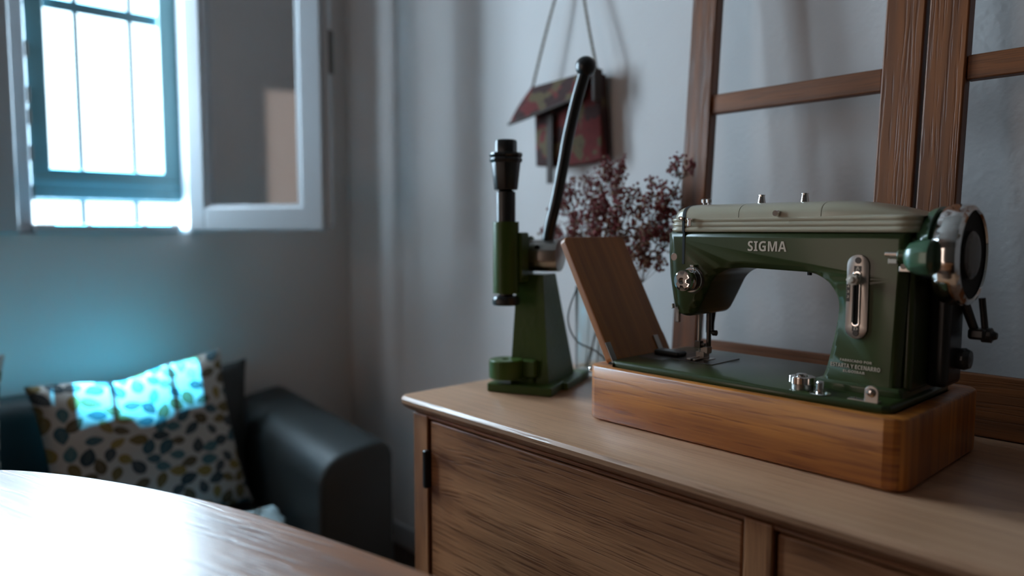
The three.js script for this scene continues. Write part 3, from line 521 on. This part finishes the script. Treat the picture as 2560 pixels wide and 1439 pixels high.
// ------------------------------------------------------------------ hanging purse
{
  const t = thing('purse', 'small red and olive patterned cloth purse hanging on the wall', 'purse', [-0.13, 1.20, -0.565]);
  const cloth = dataTex(512, 512, (u, v) => {
    const a = fbm(u * 7, v * 7, 61, 3), b = fbm(u * 8 + 20, v * 8, 67, 3), f = 0.85 + 0.3 * (fbm(u * 120, v * 120, 5, 2) - 0.5);
    let c = [0.44, 0.11, 0.095];
    const m1 = smooth(0.50, 0.56, a), m2 = smooth(0.56, 0.62, b);
    c = c.map((x, i) => lerp(x, [0.40, 0.33, 0.21][i], m1)); c = c.map((x, i) => lerp(x, [0.24, 0.10, 0.08][i], m2));
    return c.map((x) => x * f);
  }, true);
  const M1 = new THREE.MeshStandardMaterial({ map: cloth, roughness: 0.9, side: THREE.DoubleSide }), Md = plain(0.045, 0.026, 0.02, 0.8);
  const fill = (g) => grain(g, 'x', 0, 0, 0.30, 0.30);
  const body = [[-0.232, 1.203], [-0.150, 1.197], [-0.060, 1.2], [-0.014, 1.206], [-0.020, 1.300], [-0.030, 1.400], [-0.100, 1.402], [-0.238, 1.390], [-0.236, 1.300]];
  part(t, 'pouch', fill(toCreasedNormals(clean(extrude(body, 0.034, 0.006, 3).translate(0, 0, -0.562)), 0.8)), M1);
  const flapTop = [[-0.247, 1.398], [-0.035, 1.409]], flapLow = [[-0.290, 1.309], [-0.062, 1.346]];
  const flapG = (off, th) => grid(16, 8, (u, v) => { const bulge = Math.sin(v * Math.PI * 0.6) * 0.016 + v * 0.020; return V(lerp(lerp(flapTop[0][0], flapLow[0][0], v), lerp(flapTop[1][0], flapLow[1][0], v), u), lerp(lerp(flapTop[0][1], flapLow[0][1], v), lerp(flapTop[1][1], flapLow[1][1], v), u) + 0.004 * Math.sin(u * 9) * v, -0.561 + bulge * (1 - 0.25 * u) + off); });
  part(t, 'flap', merge(fill(flapG(0, 0)), fill(flapG(-0.003, 0))), M1);
  part(t, 'flap_binding', tube([V(-0.2905, 1.309, -0.525), V(-0.23, 1.3175, -0.5265), V(-0.16, 1.329, -0.5275), V(-0.062, 1.346, -0.530)], 0.004, 24, 8), Md);
  part(t, 'side_binding', rbox(-0.036, -0.024, 1.335, 1.410, -0.575, -0.548, 0.004), Md);
  part(t, 'strap_tab', rbox(-0.182, -0.162, 1.157, 1.322, -0.557, -0.551, 0.002), Md);
  const hook = V(-0.128, 1.745, -0.590);
  const rope = plain(0.20, 0.155, 0.11, 0.9);
  const cord = (a) => { const gs = []; for (const ph of [0, Math.PI]) { const pts = []; const n = 70; for (let i = 0; i <= n; i++) { const s = i / n, q = a.clone().lerp(hook, s); q.x += Math.cos(ph + s * 150) * 0.0018; q.z += Math.sin(ph + s * 150) * 0.0018 + 0.006 * Math.sin(Math.PI * s); pts.push(q); } gs.push(tube(pts, 0.0022, 220, 6)); } return merge(gs); };
  part(t, 'cord', cord(V(-0.2445, 1.396, -0.563)), rope);
  part(t, 'cord', cord(V(-0.0325, 1.407, -0.563)), rope);
  const h = thing('wall_hook', 'small steel hook in the wall above the hanging purse', 'hook', [hook.x, hook.y, WZ]);
  part(h, 'nail', rod(V(hook.x, hook.y - 0.004, WZ), V(hook.x, hook.y + 0.004, WZ + 0.024), 0.0024, 0.0024, 12), M.steel);
}

// ------------------------------------------------------------------ glass vase, dried flowers, cable
const VX = 0.105, VZ = -0.415;
{
  const g = new THREE.MeshPhysicalMaterial({ color: new THREE.Color().setRGB(0.92, 0.96, 0.96), roughness: 0.03, transmission: 1, thickness: 0.004, ior: 1.45 });
  const t = thing('glass_vase', 'clear glass cylinder vase behind the raised wooden flap', 'vase', [VX, CT, VZ]);
  mesh('vessel', turned([[0, 0.0005], [0.043, 0.0005], [0.046, 0.004], [0.046, 0.178], [0.0445, 0.180], [0.043, 0.178], [0.043, 0.012], [0.040, 0.009], [0, 0.009]], V(0, 0, 0), 'y', 48), g, t);
  const stemM = plain(0.13, 0.085, 0.05, 0.8), red = plain(0.20, 0.030, 0.030, 0.8), pale = plain(0.30, 0.17, 0.11, 0.8);
  // each sprig: a stem from the foot of the vase, branching twigs and many tiny blossoms
  const sprigs = [[0.030, 1.030, 0.05, 0.020], [0.085, 1.105, 0.06, 0.030], [0.145, 1.140, 0.055, 0.00], [0.180, 1.075, 0.055, 0.035], [0.235, 1.095, 0.05, -0.01], [0.215, 1.02, 0.06, 0.04], [0.268, 1.045, 0.045, 0.0], [0.125, 1.055, 0.06, 0.05], [0.165, 1.005, 0.06, 0.03], [0.288, 1.160, 0.026, -0.02], [0.235, 0.985, 0.05, 0.02]];
  const labels = ['leftmost low sprig', 'left upper sprig', 'tallest sprig in the middle', 'middle dense sprig', 'right upper sprig', 'right low sprig', 'sprig nearest the sewing machine', 'inner left sprig', 'inner low sprig', 'lone sprig reaching highest at the right', 'lowest drooping sprig'];
  const bud = new THREE.IcosahedronGeometry(1, 0);
  sprigs.forEach(([hx, hy, R, dz], k) => {
    const s = thing('dried_sprig', `dried dark-red blossom twig in the glass vase, ${labels[k]}`, 'dried flower', [VX, CT + 0.01, VZ], 0, 'dried flowers in the glass vase');
    const a = k * 2.4, root = V(VX + 0.024 * Math.cos(a), CT + 0.0115, VZ + 0.024 * Math.sin(a)), rim = V(lerp(VX, hx, 0.22) + 0.012 * Math.cos(a * 1.7), CT + 0.18, VZ + 0.018 * Math.sin(a)), head = V(hx, hy - R * 0.8, VZ + dz);
    const twigs = [tube([root, rim, V(lerp(rim.x, head.x, 0.6), lerp(rim.y, head.y, 0.5), lerp(rim.z, head.z, 0.5)), head], 0.0011, 26, 5)], reds = [], pales = [];
    const N = k === 9 ? 90 : 430;
    for (let i = 0; i < 16; i++) {
      const th = rr(0, 6.283), ph = Math.acos(rr(-0.2, 1)), tip = V(hx + R * Math.sin(ph) * Math.cos(th), hy + R * 0.95 * Math.cos(ph) - R * 0.1, VZ + dz + R * 0.8 * Math.sin(ph) * Math.sin(th));
      const m = head.clone().lerp(tip, 0.55); m.x += rr(-0.006, 0.006); m.y -= rr(0, 0.006);
      twigs.push(tube([head, m, tip], 0.0005, 6, 4));
      for (let j = 0; j < N / 16; j++) {
        const q = m.clone().lerp(tip, rr(0.15, 1.1)); q.x += rr(-0.010, 0.010); q.y += rr(-0.010, 0.010); q.z += rr(-0.010, 0.010);
        const b = bud.clone().rotateY(rr(0, 3)).rotateX(rr(0, 3)).scale(rr(0.0015, 0.0038), rr(0.0016, 0.0038), rr(0.0015, 0.0038)).translate(q.x, q.y, q.z);
        (rnd() < (hy < 1.03 ? 0.45 : 0.8) ? reds : pales).push(b);
      }
    }
    part(s, 'stem', merge(twigs), stemM);
    const b1 = part(s, 'blossoms', merge(reds), red); b1.userData.kind = 'stuff';
    const b2 = part(s, 'pale_blossoms', merge(pales), pale); b2.userData.kind = 'stuff';
  });
  const c = mesh(numbered('cable'), tube([V(0.185, 0.975, -0.302), V(0.1504, 0.9302, -0.300), V(0.1301, 0.8709, -0.300), V(0.1513, 0.8344, -0.300), V(0.202, 0.819, -0.300), V(0.255, 0.79, -0.295), V(0.30, CT + 0.0016, -0.29), V(0.325, CT + 0.0016, -0.29)], 0.0015, 90, 8), plain(0.16, 0.15, 0.14, 0.6), scene);
  c.userData = { label: 'thin grey cable looping down between press and wooden flap', category: 'cable' };
}

// ------------------------------------------------------------------ sofa and cushions
{
  const t = thing('sofa', 'dark slate sofa under the window with a rounded arm', 'sofa', [-0.88, 0, 0.7]);
  const P = (n, g, m = M.sofa) => part(t, n, grain(g, 'z', 0, 0, 0.25, 0.25), m);
  const armShape = new THREE.Shape(); // outline of the arm seen from its front: x = -z
  armShape.moveTo(0.121, 0.045); armShape.lineTo(0.339, 0.045); armShape.lineTo(0.339, 0.433); armShape.bezierCurveTo(0.339, 0.472, 0.313, 0.491, 0.277, 0.488); armShape.lineTo(0.205, 0.478); armShape.bezierCurveTo(0.157, 0.472, 0.121, 0.445, 0.121, 0.391);
  const arm = new THREE.ExtrudeGeometry(armShape, { depth: 0.588, bevelEnabled: true, bevelSize: 0.016, bevelThickness: 0.016, bevelOffset: -0.016, bevelSegments: 5, curveSegments: 20 });
  arm.rotateY(Math.PI / 2);       // x -> -z, z -> x
  arm.translate(-1.148, 0, 0);
  { const p = arm.attributes.position; for (let i = 0; i < p.count; i++) { const y = p.getY(i); if (y > 0.1) p.setY(i, y + (y - 0.1) / 0.39 * lerp(0.052, 0, clamp((p.getX(i) + 1.148) / 0.6, 0, 1))); } arm.computeVertexNormals(); }
  P('arm', toCreasedNormals(clean(arm), 0.7));
  P('arm', rbox(-1.167, -0.545, 0.045, 0.51, 1.367, 1.56, 0.07, 6));
  P('back', rbox(-1.19, -1.047, 0.05, 0.619, -0.127, 1.379, 0.05, 6));
  P('seat_frame', rbox(-1.179, -0.567, 0.045, 0.13, -0.127, 1.379, 0.02, 4));
  P('seat_cushion', rbox(-1.059, -0.541, 0.128, 0.271, -0.118, 0.719, 0.045, 6));
  P('seat_cushion', rbox(-1.059, -0.541, 0.128, 0.271, 0.724, 1.367, 0.045, 6));
  for (const [x, z] of [[-1.13, -0.29], [-0.61, -0.29], [-1.13, 1.50], [-0.61, 1.50]]) part(t, 'foot', rod(V(x, 0, z), V(x, 0.052, z), 0.018, 0.024, 16), M.black);
}
const leafTex = (() => {
  const c = document.createElement('canvas'); c.width = c.height = 1024; const x = c.getContext('2d');
  x.fillStyle = '#a9a29b'; x.fillRect(0, 0, 1024, 1024);
  const cols = ['#122a33', '#1c4450', '#5c4b1c', '#7a6424', '#232f36', '#46391f', '#2f5a62'];
  const done = [];
  for (let i = 0, tries = 0; i < 260 && tries < 9000; tries++) {
    const px = rr(0, 1024), py = rr(0, 1024);
    if (done.some(([a, b]) => Math.hypot(a - px, b - py) < 76)) continue;
    done.push([px, py]); i++;
    const a = rr(0, 6.283), l = rr(42, 56), w = l * rr(0.66, 0.84), col = cols[(rnd() * cols.length) | 0];
    x.save(); x.translate(px, py); x.rotate(a); x.fillStyle = col; x.beginPath(); x.moveTo(-l, 0); x.bezierCurveTo(-l * 0.7, -w * 1.1, l * 0.3, -w * 1.1, l, 0); x.bezierCurveTo(l * 0.3, w * 1.1, -l * 0.7, w * 1.1, -l, 0); x.fill();
    x.strokeStyle = '#8f887c'; x.lineWidth = 1.4; x.beginPath(); x.moveTo(-l * 1.25, 0); x.lineTo(l * 0.8, 0);
    for (let k = -2; k < 3; k++) { x.moveTo(k * l * 0.25, 0); x.lineTo(k * l * 0.25 + 10, -w * 0.6); x.moveTo(k * l * 0.25, 0); x.lineTo(k * l * 0.25 + 10, w * 0.6); }
    x.stroke(); x.restore();
  }
  const t = new THREE.CanvasTexture(c); t.colorSpace = THREE.SRGBColorSpace; return t;
})();
M.leaf = new THREE.MeshStandardMaterial({ map: leafTex, roughness: 0.9, bumpMap: weave, bumpScale: 0.0003 });
// pillow standing on its lower edge: width along local x, height along y, thickness along z
function pillow(w, h, th, sag = 0, seed = 1) {
  const side = (s) => grid(44, 44, (u, v) => {
    const a = u * 2 - 1, b = v * 2 - 1, e = Math.pow(Math.max(0, (1 - Math.pow(Math.abs(a), 2.4)) * (1 - Math.pow(Math.abs(b), 2.4))), 0.5);
    const pinchX = 1 - 0.075 * (1 - b * b) , pinchY = 1 - 0.075 * (1 - a * a);
    let X = a * w / 2 * (1 - 0.07 * (1 - Math.pow(Math.abs(b), 3))), Y = b * h / 2 * (1 - 0.06 * (1 - Math.pow(Math.abs(a), 3)));
    const Z = s * (th / 2 * e + 0.0035 * (1 - e)) + s * e * 0.014 * (fbm(u * 4, v * 4, seed, 2) - 0.5);
    if (b > 0) Y -= sag * b * Math.exp(-((a + 0.12) * (a + 0.12)) / 0.10);
    return V(X, Y + h / 2, Z);
  });
  const back = side(-1), ix = back.index; for (let i = 0; i < ix.count; i += 3) { const q = ix.getX(i); ix.setX(i, ix.getX(i + 1)); ix.setX(i + 1, q); } back.computeVertexNormals();
  const p = back.attributes.position;
  return merge(side(1), back);
}
function cushion(name, label, geo, mat, [x, y, z], yaw, leanBack, roll, group) {
  const o = mesh(numbered(name), geo, mat, scene);
  o.position.set(x, y, z); o.rotation.order = 'YXZ'; o.rotation.set(-leanBack, yaw, roll);
  o.userData = { label, category: 'cushion' }; if (group) o.userData.group = group;
  return o;
}
cushion('throw_cushion', 'leaf-print cushion with its top edge in bright daylight', pillow(0.474, 0.438, 0.156, 0.019, 4), M.leaf, [-0.862, 0.268, 0.152], Math.PI / 2 + 0.02, 0.25, 0.085, 'leaf-print cushions on the sofa');
cushion('throw_cushion', 'leaf-print cushion cut off by the left edge', pillow(0.528, 0.504, 0.168, 0.024, 9), M.leaf, [-0.875, 0.268, 0.741], Math.PI / 2 - 0.03, 0.22, -0.03, 'leaf-print cushions on the sofa');
cushion('dark_cushion', 'dark grey cushion tucked behind the leaf-print cushion', pillow(0.19, 0.40, 0.07, 0.01, 15), M.sofa, [-0.995, 0.2715, -0.025], Math.PI / 2 + 0.05, 0.03, -0.03);
{ // small crumpled cloth on the seat
  const g = grid(30, 20, (u, v) => { const a = u * 6.2832, b = v * Math.PI / 2, n = 1 + 0.35 * (fbm(Math.cos(a) * 2 + 4, Math.sin(a) * 2 + v * 3, 8, 3) - 0.5) * 2; return V(0.05 * n * Math.cos(a) * Math.cos(b), 0.045 * n * Math.sin(b), 0.055 * n * Math.sin(a) * Math.cos(b)); });
  const o = mesh('crumpled_cloth', g, plain(0.40, 0.50, 0.52, 0.9), scene); o.position.set(-0.699, 0.2715, -0.025); o.scale.setScalar(1.2);
  o.userData = { label: 'small pale blue crumpled cloth on the sofa seat', category: 'cloth' };
}

// ------------------------------------------------------------------ table in the foreground
{
  const TY = 0.72;
  const t = thing('dining_table', 'varnished orange-brown wooden table with a rounded edge in the foreground', 'table', [0.5, 0, 0.8]);
  const s = splineShape([[-0.094, 0.584], [-0.063, 0.557], [0.009, 0.510], [0.134, 0.448], [0.265, 0.3987], [0.395, 0.3647], [0.5085, 0.3386], [0.62, 0.318], [0.78, 0.31], [0.95, 0.335], [1.10, 0.42], [1.20, 0.57], [1.20, 0.78], [1.08, 0.98], [0.85, 1.12], [0.5, 1.17], [0.15, 1.10], [-0.06, 0.93], [-0.145, 0.75], [-0.135, 0.65]].map(([x, z]) => [x, -z]), 220);
  const g = extrude(s, 0.032, 0.004, 4).rotateX(-Math.PI / 2).translate(0, TY, 0);
  const rot = 0.30;   // the boards run obliquely
  const gg = grain(toCreasedNormals(clean(g), 0.6).rotateY(-rot), 'x', 0.2, 0.05).rotateY(rot);
  part(t, 'table_top', gg, M.tableWood);
  part(t, 'apron', merge(grain(rbox(0.1, 0.95, 0.62, 0.689, 0.50, 0.52), 'x'), grain(rbox(0.1, 0.95, 0.62, 0.689, 0.93, 0.95), 'x'), grain(rbox(0.1, 0.12, 0.62, 0.689, 0.52, 0.93), 'z'), grain(rbox(0.93, 0.95, 0.62, 0.689, 0.52, 0.93), 'z')), M.tableWood);
  for (const [x, z] of [[0.12, 0.52], [0.93, 0.52], [0.12, 0.93], [0.93, 0.93]]) part(t, 'leg', grain(rbox(x - 0.025, x + 0.025, 0, 0.688, z - 0.025, z + 0.025, 0.005), 'y'), M.tableWood);
}

renderer.render(scene, camera);
